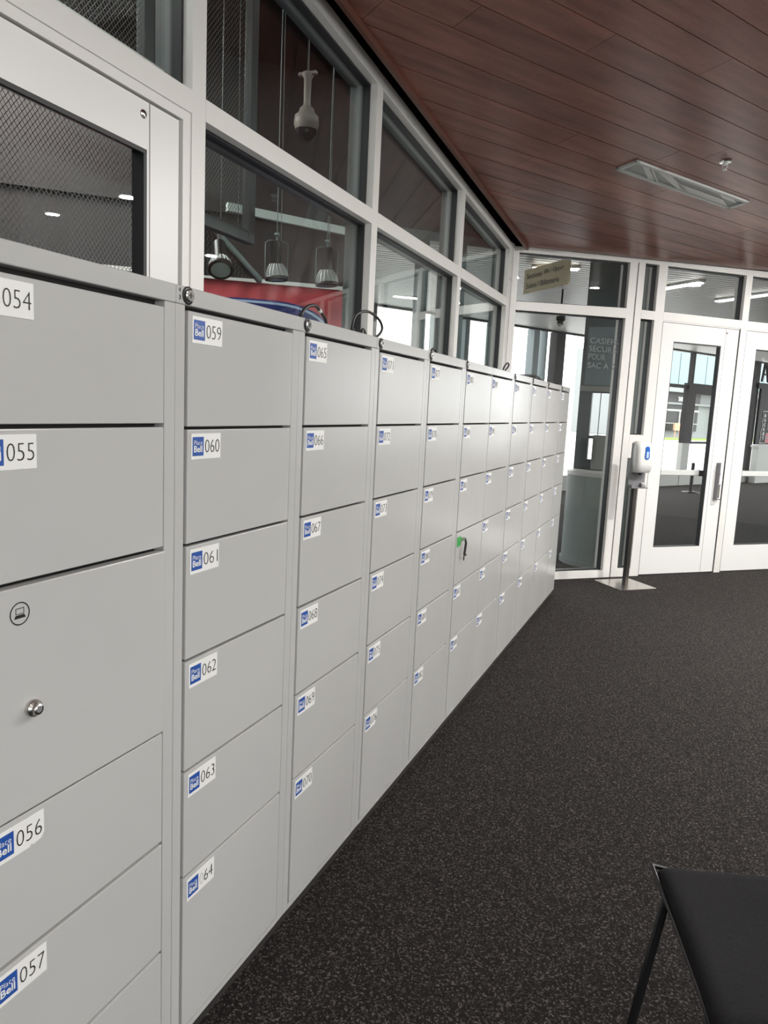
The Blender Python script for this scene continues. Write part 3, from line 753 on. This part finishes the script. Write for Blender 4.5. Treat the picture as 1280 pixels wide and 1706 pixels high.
for k in range(30):
    y_ = 3.2+k*.042; z_ = 2.10
    vs = []
    for q in range(22):
        zz_ = z_+q*.019; vs += [(.006, y_+(q % 2)*.021-.003, zz_), (.006, y_+(q % 2)*.021+.003, zz_)]
    b._add(vs, [(2*q, 2*q+1, 2*q+3, 2*q+2) for q in range(21)])
b.clip((0, 3.85, 2.50), (0, -.1, .84)); b.clip((0, 3.4, 2.165), (0, .13, -1.0)); b.clip((0, 4.40, 2.26), (0, .45, .9))
b.obj('expanded_mesh', MESHG, t)
b = B()
for p_, q_ in (((3.4, 2.52), (3.87, 2.535)), ((3.85, 2.54), (4.47, 2.295))):
    b.tube([(.01, p_[0], p_[1]), (.01, q_[0], q_[1])], .024, 4)
b.obj('panel_frame', PALEG, t)
# banner
MB_ = frame((-2.222, 4.327, 0), (.784, .621, 0), (-.621, .784, 0))
t = thing('banner', 'red banner with a blue oval crest hanging in the shop below the spotlights', 'banner', M=MB_)
b = B(); nx = 90; vs = []
for i in range(nx+1):
    x = -1.1 + 2.09*i/nx; y = .006*math.sin(x*29) + .004*math.sin(x*47+1)
    for z in (2.292, 1.3): vs.append((x, y, z))
b._add(vs, [(2*i, 2*i+1, 2*i+3, 2*i+2) for i in range(nx)], 0, True)
b.obj('red_cloth', RED, t)
def crest(sx_, sz_, pw=3.2):
    P = []
    for k in range(0, 181, 6):
        a = math.radians(k); c_, s_ = math.cos(a), math.sin(a)
        P.append((.33 + sx_*math.copysign(abs(c_)**(2/pw), c_), 1.55 + sz_*abs(s_)**(2/pw)))
    return [(.33+sx_, 1.3)] + P + [(.33-sx_, 1.3)]
b = B(); b.prism(crest(.635, .632), -.020, -.017, 0, 'y'); b.obj('crest_outline', BLUE, t)
b = B(); b.prism(crest(.622, .620), -.024, -.021, 0, 'y'); b.obj('crest_border', LBLUE, t)
b = B(); b.prism(crest(.606, .604), -.028, -.025, 0, 'y'); b.obj('crest_field', BLUE, t)
b = B(); b.box(-1.15, 1.0, -.02, .02, 2.292, 2.318); b.obj('rail', WHITE, t)
# spotlights
def spot(x, y, z, label, tilt):
    t = thing('spotlight', label, 'lamp', (x, y, z), 'spotlights hanging behind the window')
    if tilt:
        ax = Vector((.45, -.55, -.85)).normalized()
    else: ax = Vector((0.05, .04, -1)).normalized()
    b = B(); b.lathe([(.026, -.02), (.030, 0), (.044, .018), (.053, .04), (.058, .07)], axis=tuple(ax), seg=36)
    for k in range(18):
        a = 2*math.pi*k/18; u = ax.orthogonal().normalized(); v = ax.cross(u); r_ = u*math.cos(a)+v*math.sin(a)
        b.tube([tuple(ax*.0+r_*.032), tuple(ax*.018+r_*.046), tuple(ax*.04+r_*.055), tuple(ax*.064+r_*.059)], .0032, 5)
    b.obj('finned_reflector', LAMPG, t)
    b = B(); b.lathe([(.050, .060), (.062, .064), (.063, .082), (.050, .084)], axis=tuple(ax)); b.obj('lamp_rim', BLACKM, t)
    b = B(); b.lathe([(0, .083), (.03, .082), (.051, .080)], axis=tuple(ax)); b.obj('lens', LENS, t)
    b = B(); b.cyl(tuple(-ax*.115), tuple(ax*.004), .032); b.obj('lamp_socket', BLACKM, t)
    b = B()
    if not tilt:
        q = .06; b.tube([(-q*.73, -q*.68, -.06), (-q*.73, -q*.68, .105), (-q*.5, -q*.46, .118), (q*.5, q*.46, .118), (q*.73, q*.68, .105), (q*.73, q*.68, -.06)], .0028, 6)
        b.cyl((0, 0, .115), (0, 0, .15), .006); b.cyl((-.012, 0, .15), (.012, 0, .15), .010)
    else: b.cyl(tuple(-ax*.11), tuple(-ax*.11+Vector((0, 0, .05))), .012)
    b.tube([(0, 0, .14), (0, 0, 3.85-z)], .0025, 6)
    b.obj('yoke', FRAMEG if not tilt else CUPG, t)
spot(-1.384, 3.29, 2.195, 'leftmost hanging spotlight, tilted so its lens shows', True)
spot(-1.171, 3.49, 2.20, 'middle hanging spotlight in a wire yoke, pointing down', False)
spot(-.974, 3.685, 2.20, 'rightmost hanging spotlight in a wire yoke, pointing down', False)
# cctv dome behind the glass
t = thing('dome_camera', 'pale dome security camera hanging on a short pole behind the upper window', 'camera', (-1.33, 4.05, 3.0))
b = B(); b.lathe([(.030, .385), (.034, .37), (.022, .35), (.020, .22), (.028, .19)]); b.box(-.06, .06, -.012, .012, .37, .39, 0, .004); b.obj('pendant_pole', CREAM, t)
b = B(); b.lathe([(.02, .205), (.040, .19), (.048, .165), (.070, .145), (.074, .10), (.064, .07)]); b.obj('housing', CREAM, t)
b = B(); b.lathe([(.062, .078), (.060, .05), (.045, .018), (.02, .002), (0, 0)]); b.obj('dome', mat('smoked_dome', (.02, .02, .022), .08), t)
b = B(); b.cyl((0, 0, .38), (0, 0, .86), .006); b.obj('drop_rod', BLACKM, t)
# thin suspension wires
for k, (x, y, lb) in enumerate(((-1.05, 2.95, 'thin steel suspension wire nearest the mesh panel'), (-1.3, 3.75, 'thin steel suspension wire left of the dome camera'), (-1.2, 4.15, 'thin steel suspension wire right of the dome camera'))):
    b = B(); b.tube([(x, y, 2.25), (x-.02, y+.01, 3.85)], .0016, 5)
    tag(b.obj('suspension_wire', CUPG), lb, 'wire')

# ------------------------------------------------------------------ vestibule beyond the entrance wall
b = B(); D_ = Vector((.80, .60, 0)); N_ = Vector((-.60, .80, 0)); zz = 3.02
b.M = frame((0, 8, 0), D_, N_)
for k in range(-70, 160):
    y = k*.105
    b.box(-16, 16, y, y+.080, zz, zz+.02)
b.M = Matrix.Identity(4)
b._add([(-16, -2, zz+.06), (16, -2, zz+.06), (16, 40, zz+.06), (-16, 40, zz+.06)], [(0, 1, 2, 3)], 1)
b.clip(MF.translation + FN*.14, -FN); b.clip(MO.translation + on*.1, on); b.clip((-6.5, 0, 0), (-1, 0, 0)); b.clip((7.5, 0, 0), (1, 0, 0))
structure(b.obj('ceiling_3', [SLAT, SLATD]), 'metal slat ceiling of the vestibule')
# outer wall to the street
b = B()
b.box(-9, 9.5, -.05, .15, 0, .30, 2); b.box(-9, 9.5, -.06, .02, 2.99, 3.2, 0)
for (a, c, m_) in ((-8.1, -8.0, 1), (-7.3, -7.2, 1), (-5.7, -5.55, 1), (-4.9, -4.8, 0), (-2.95, -2.85, 1), (-2.3, -2.1, 1), (-9, -8.8, 0), (-6.6, -6.45, 0), (-3.6, -3.45, 1), (-1.25, -1.10, 1), (-.93, -.88, 1), (-.62, -.37, 0), (1.7, 1.76, 0), (5.55, 5.75, 0), (6.95, 7.15, 0), (9.3, 9.5, 0)):
    b.box(a, c, -.05, .12, .30, 3.0, m_)
b.box(1.76, 3.95, -.05, .06, 2.20, 2.27, 0); b.box(-9, -1.2, -.05, .06, 1.75, 1.83, 1)
structure(b.obj('wall_street', [FRAMED, FRAMEG, LGREY], M=MO), 'dark framed glazing to the street')
b = B()
b.box(3.95, 4.26, -.08, .05, .97, 2.32); b.box(4.26, 5.4, -.08, .05, 2.08, 2.32); b.box(5.3, 5.55, -.08, .05, .97, 2.32); b.box(4.26, 5.3, -.08, .05, .955, 1.005)
b.box(3.95, 4.24, -.06, .05, .0, .97, 1); b.box(4.06, 4.14, -.06, .04, 2.32, 3.0, 0)
structure(b.obj('door_5', [FRAMED, LGREY], M=MO), 'dark framed street door seen through the first entrance door')
g = B(); g.text('HOURS', (4.0, -.065, .74), (1, 0, 0), (0, 0, 1), .19, .04); g.text('HEURES', (4.0, -.065, .66), (1, 0, 0), (0, 0, 1), .19, .04); g.text('MALL', (4.0, -.065, .58), (1, 0, 0), (0, 0, 1), .15, .035)
# rocket panel
t = thing('sign_panel', 'dark panel with a white outlined ROCKET ribbon and red boxes beyond the right door', 'sign', M=MO)
b = B(); b.box(7.16, 9.2, -.12, -.06, .96, 2.36); b.box(7.05, 9.2, -.10, -.02, 2.36, 2.50); b.obj('board', FRAMED, t)
b = B()
rib = [(7.36, 1.80), (7.41, 1.68), (7.36, 1.56), (7.41, 1.42), (7.34, 1.28), (7.38, 1.15), (7.33, 1.0)]
b.tube([(x, -.128, z) for x, z in rib], .007, 6); b.tube([(7.36, -.128, 1.80), (8.4, -.128, 1.82)], .007, 6); b.tube([(7.33, -.128, 1.0), (7.62, -.128, 1.0), (7.62, -.128, 1.2)], .007, 6)
b.tube([(7.66, -.128, 1.66), (8.3, -.128, 1.66)], .007, 6)
b.tube([(8.3, -.128, 1.54), (7.66, -.128, 1.54), (7.66, -.128, 1.36), (8.3, -.128, 1.36)], .007, 6)
b.tube([(8.3, -.128, 1.25), (7.62, -.128, 1.25)], .006, 6); b.tube([(8.3, -.128, 1.13), (7.64, -.128, 1.13)], .006, 6)
for k, ch in enumerate('ROCKET'): b.text(ch, (7.475, -.124, 1.655-k*.115), (1, 0, 0), (0, 0, 1), .075, .078, bold=.02)
b.obj('sign_lettering', NEON, t)
b = B(); b.box(7.63, 8.4, -.124, -.120, 1.0, 1.11); b.box(7.63, 8.4, -.124, -.120, 1.15, 1.235); b.obj('red_boxes', ROCKR, t)
b = B(); b.box(6.98, 7.75, -.30, -.14, .0, .90); b.box(6.93, 7.80, -.32, -.12, .90, .955)
tag(b.obj('ledge_box', LGREY, M=MO), 'pale grey ledge box below the ROCKET panel', 'ledge')
b = B(); b.M = MO
b.tube([(6.95, -.2, 2.52), (7.02, -.2, 2.95)], .03); b.tube([(7.02, -.2, 2.95), (7.10, -.2, 2.95)], .03); b.tube([(7.10, -.2, 2.95), (7.26, -.2, 2.52)], .03); b.tube([(6.98, -.2, 2.70), (7.2, -.2, 2.70)], .02)
tag(b.obj('letter_sign', FRAMED), 'black letter A standing on top of the dark sign panel', 'sign')
# round column and post
b = B(); b.cyl((.165, 7.735, 0), (.165, 7.735, .90), .37, seg=64, cap=False); b.cyl((.165, 7.735, 0), (.165, 7.735, .05), .385, seg=64)
b.cyl((.165, 7.735, .90), (.165, 7.735, .935), .375, seg=64, m=1)
structure(b.obj('column_1', [CONC, WHITE]), 'round grey concrete drum with a pale top behind the left glass pane')
b = B(); Y0, Y1 = 7.88, 7.96
for (x0, x1, z0, z1) in ((-.175, -.048, .935, 3.02), (-.048, .128, 1.722, 3.02), (-.048, .128, 1.255, 1.285), (.128, .31, .935, 3.02), (-.048, .018, .935, 1.04), (.018, .128, .935, 1.255)): b.box(x0, x1, Y0, Y1, z0, z1)
b.box(-.135, .158, Y0-.006, Y0, 1.80, 2.38, 1); b.box(-.175, .31, Y0-.014, Y0-.001, 1.735, 1.79, 2)
b.box(.034, .040, Y0+.02, Y1-.02, 1.285, 1.722)
structure(b.obj('wall_panel', [mat('slate_frame', (.13, .155, .16), .45), mat('blue_grey_glass', (.24, .32, .34), .3), LGREY]), 'slate grey framed panel with a narrow window slot above the concrete drum')
t = thing('wall_box', 'pale grey service box screwed to the slate panel above the concrete drum', 'box', (.10, 7.87, .945))
b = B(); b.box(-.09, .10, -.10, 0, 0, .35, 0, .004); b.obj('box_body', mat('service_box_grey', (.26, .28, .26), .5), t)
for x_, z_ in ((-.05, .30), (.06, .30), (.06, .12), (-.05, .12)):
    b = B(); b.cyl((x_, -.104, z_), (x_, -.10, z_), .006); b.obj('screw', CUPG, t)
b = B(); b.box(.27, .45, .16, .30, 0, 3.0); structure(b.obj('column_2', CONC, M=MF), 'narrow square grey post behind the side light')
b = B(); b.box(-.05, .11, 0, .03, 0, .44); b.box(-.02, .02, -.003, 0, .05, .08, 1)
o = b.obj('wall_box', [LGREY, CUPG], M=frame((.02, 7.335, .78), (.93, .36, 0), (-.36, .93, 0)))
bpy.data.objects.remove(o)
# directional sign in the vestibule
sd = Vector((-.14, 7.60, 0)) - Vector((-.60, 6.93, 0))
MSg = frame((-.869, 8.03, 2.734), (.695, -.719, 0), (.719, .695, 0))
t = thing('directional_sign', 'beige wayfinding board hanging behind the glass above the far lockers', 'sign', M=MSg)
b = B(); b.box(0, .80, 0, .02, 0, .246); b.obj('board', SIGNB, t)
ex, ez_ = (1, 0, 0), (0, 0, 1)
b = B(); b.text('Sections', (.05, -.003, .145), ex, ez_, .28, .055); b.text('life / Upper', (.38, -.003, .145), ex, ez_, .34, .055); b.obj('sign_lettering', INKG, t)
b = B(); b.text('Suites / Billetterie', (.05, -.003, .045), ex, ez_, .60, .055); b.obj('sign_lettering', INKG, t)
for x_ in (.12, .66):
    b = B(); b.cyl((x_, .01, .246), (x_, .01, .290), .005); b.obj('hanger_rod', CUPG, t)
# lettering on the glass of the left pane
b = B()
for st, z, x0, wd in (('CASIERS', 2.125, -.375, .30), ('SÉCURIS', 2.055, -.38, .30), ('POUR', 1.985, -.38, .18), ('SAC À D', 1.91, -.38, .30)):
    b.text(st, (x0, .052, z), (1, 0, 0), (0, 0, 1), wd, .05 if 'É' not in st and 'À' not in st else .062)
o = b.obj('lettering', mat('frosted_vinyl', (.13, .15, .15), .6), LP)
# bullet camera and beacon in the vestibule, ceiling lights
t = thing('security_camera', 'black camera with a pale ring hanging in front of the street windows', 'camera', (-.72, 9.55, 2.56))
b = B(); b.cyl((0, 0, .12), (0, 0, .46), .012); b.box(-.05, .06, -.03, .03, .08, .14, 0, .01); b.obj('bracket', BLACKM, t)
b = B(); b.lathe([(.0, -.02), (.03, -.02), (.04, 0), (.04, .06), (.0, .06)], (0, 0, .04)); b.obj('camera_body', BLACKM, t)
b = B(); b.lathe([(.030, 0), (.042, -.004), (.042, -.012), (.030, -.016)], (0, -.03, .0), axis=(0, 1, .25)); b.obj('ring', CUPW, t)
b = B(); b.lathe([(.0, -.09), (.02, -.075), (.10, 0), (.10, .01), (0, .01)], (-.28, 9.5, 3.0), seg=4)
tag(b.obj('ceiling_speaker', CUPG), 'small grey wedge shaped fitting under the slat ceiling', 'fitting')
def tube_light(x, y, L, a, label):
    t = thing('ceiling_light', label, 'lamp', M=Matrix.Translation((x, y, 2.985)) @ Matrix.Rotation(a, 4, 'Z'), group='linear lights in the slat ceiling')
    b = B(); b.box(-L/2, L/2, -.05, .05, .01, .034); b.obj('light_housing', WHITE, t)
    b = B(); b.box(-L/2+.02, L/2-.02, -.04, .04, 0, .011); b.obj('diffuser', TUBE, t)
al_ = math.atan2(-.69, .724)
tube_light(.55, 9.35, .9, al_, 'linear ceiling light above the first entrance door')
tube_light(1.45, 10.1, 1.1, al_, 'linear ceiling light above the second entrance door')
tube_light(-.55, 8.05, .5, math.radians(17), 'linear ceiling light behind the beige sign')
# belt post
t = thing('barrier_post', 'black barrier post with round base seen through the first entrance door', 'post', (1.02, 16.6, 0))
b = B(); b.lathe([(0, .03), (.06, .03), (.18, .012), (.18, 0)]); b.obj('post_base', BLACKM, t)
b = B(); b.cyl((0, 0, .031), (0, 0, .62), .035); b.obj('pole', BLACKM, t)

# ------------------------------------------------------------------ street: building across, tree, grass
MX = MO @ Matrix.Translation((0, 25, 0))
t = thing('building', 'pale building across the street with glass upper floor and dark shopfront', 'building', M=MX)
b = B(); b.box(41, 75, 0, 8, 0, 7.2); b.obj('wall', STONE, t)
b = B()
for s in range(42, 75, 2): b.box(s, s+1.9, -.12, 0, 4.35, 6.85)
b.obj('glass_panels', CYAN, t)
b = B(); b.box(41, 75, -1.2, 0, 3.66, 4.02); b.box(41, 75, -.4, 0, 2.70, 2.86); b.obj('canopy', STONE, t)
b = B(); b.box(41.2, 47.3, -.25, 0, 2.86, 3.62); b.box(41.2, 47.2, -.2, 0, .56, 2.7); b.box(49.6, 55, -.2, 0, .4, 2.7); b.obj('shopfront', STORE, t)
b = B()
for s in (41.7, 44.35, 46.4): b.box(s, s+.16, -.26, -.1, .56, 2.3)
b.box(41.2, 47.2, -.28, -.1, 2.16, 2.32); b.box(41.2, 47.2, -.27, -.1, 1.15, 1.22); b.obj('window_frame', LGREY, t)
b = B(); b.text('TAVERNE', (43.9, -.3, 2.98), (1, 0, 0), (0, 0, 1), 1.05, .36, bold=.05); b.text('TAP', (45.05, -.3, 2.98), (1, 0, 0), (0, 0, 1), .6, .36, bold=.05); b.obj('sign_letters', NEON, t)
b = B(); b.prism([(49.3, 2.0), (49.9, 2.55), (50.9, 2.7), (51.6, 2.1), (50.6, 2.25)], -1.6, -.2, 0, 'y'); b.obj('awning', AWN, t)
b = B(); b.box(43.0, 44.0, 24.2, 24.35, .62, 1.2); b.box(43.15, 43.22, 24.25, 24.3, -.03, .62); b.box(43.8, 43.87, 24.25, 24.3, -.03, .62)
tag(b.obj('street_panel', ORANGE, M=MO), 'small orange panel on two legs in front of the shop across the street', 'panel')
b = B(); b.box(38, 75, 21.5, 24.1, -.03, .06)
tag(b.obj('grass_strip', GRASS, M=MO), 'strip of green grass across the street', 'grass', kind='stuff')
def tree(x, y, h, label, seed):
    r = random.Random(seed); t = thing('bare_tree', label, 'tree', M=MO @ Matrix.Translation((x, y, 0)), group='bare trees across the street')
    b = B(); b.cyl((0, 0, -.03), (0, 0, h*.45), .07, .05, 8); b.obj('trunk', BARK, t)
    b = B()
    for k in range(60):
        a = r.uniform(0, 6.28); z = r.uniform(.25, .85)*h; L = (1-z/h)*r.uniform(.5, 1.2)+.3
        b.tube([(0, 0, z), (math.cos(a)*L*.5, math.sin(a)*L*.5, z+L*.5), (math.cos(a)*L*.8+r.uniform(-.1, .1), math.sin(a)*L*.8, z+L*1.1)], .018, 4)
    b.obj('branches', BARK, t)
tree(48.3, 21.2, 3.4, 'bare young tree on the grass seen through the first entrance door', 2)
tree(33.0, 30.0, 5.5, 'bare tree beyond the street seen past the last locker', 5)
b = B(); b.box(-64, -6, 30, 38, -.03, 3.6)
for k in range(9): b.box(-58+k*5.6, -56+k*5.6, 29.9, 30, 1, 3, 1)
tag(b.obj('long_building', [mat('grey_cladding', (.13, .15, .165), .7), CYAN], M=MO), 'long pale building beyond the street seen through the shop side glazing', 'building')
b = B(); b.box(14, 33, 34, 40, -.03, 2.0); b.box(14, 33.3, 33.8, 40.2, 2.0, 2.2)
tag(b.obj('low_building', BRICKM, M=MO), 'low red brick building far down the street behind the last locker', 'building')
# ring fittings around the added hall fill lights
places = ['nearest the back wall, window side', 'nearest the back wall, right wall side', 'behind the viewer towards the chair', 'over the right side of the hall', 'over the middle of the carpet',
          'near the right wall, halfway down the hall', 'in front of the entrance doors', 'near the right wall by the doors', 'closest to the third entrance door']
ring0 = None
for (hx, hy), pl in zip(HALL, places):
    if ring0 is None:
        b = B(); b.lathe([(.066, .002), (.068, -.012), (.082, -.014), (.086, -.004), (.086, .002)]); ring0 = o = b.obj('fill_light_ring', WHITE)
    else: o = ring0.copy(); C.objects.link(o)
    o.location = (hx, hy, zc(hx, hy)-.001)
    tag(o, 'round white ring of an added fill light ' + pl, 'lamp', 'rings of the added fill lights in the hall')
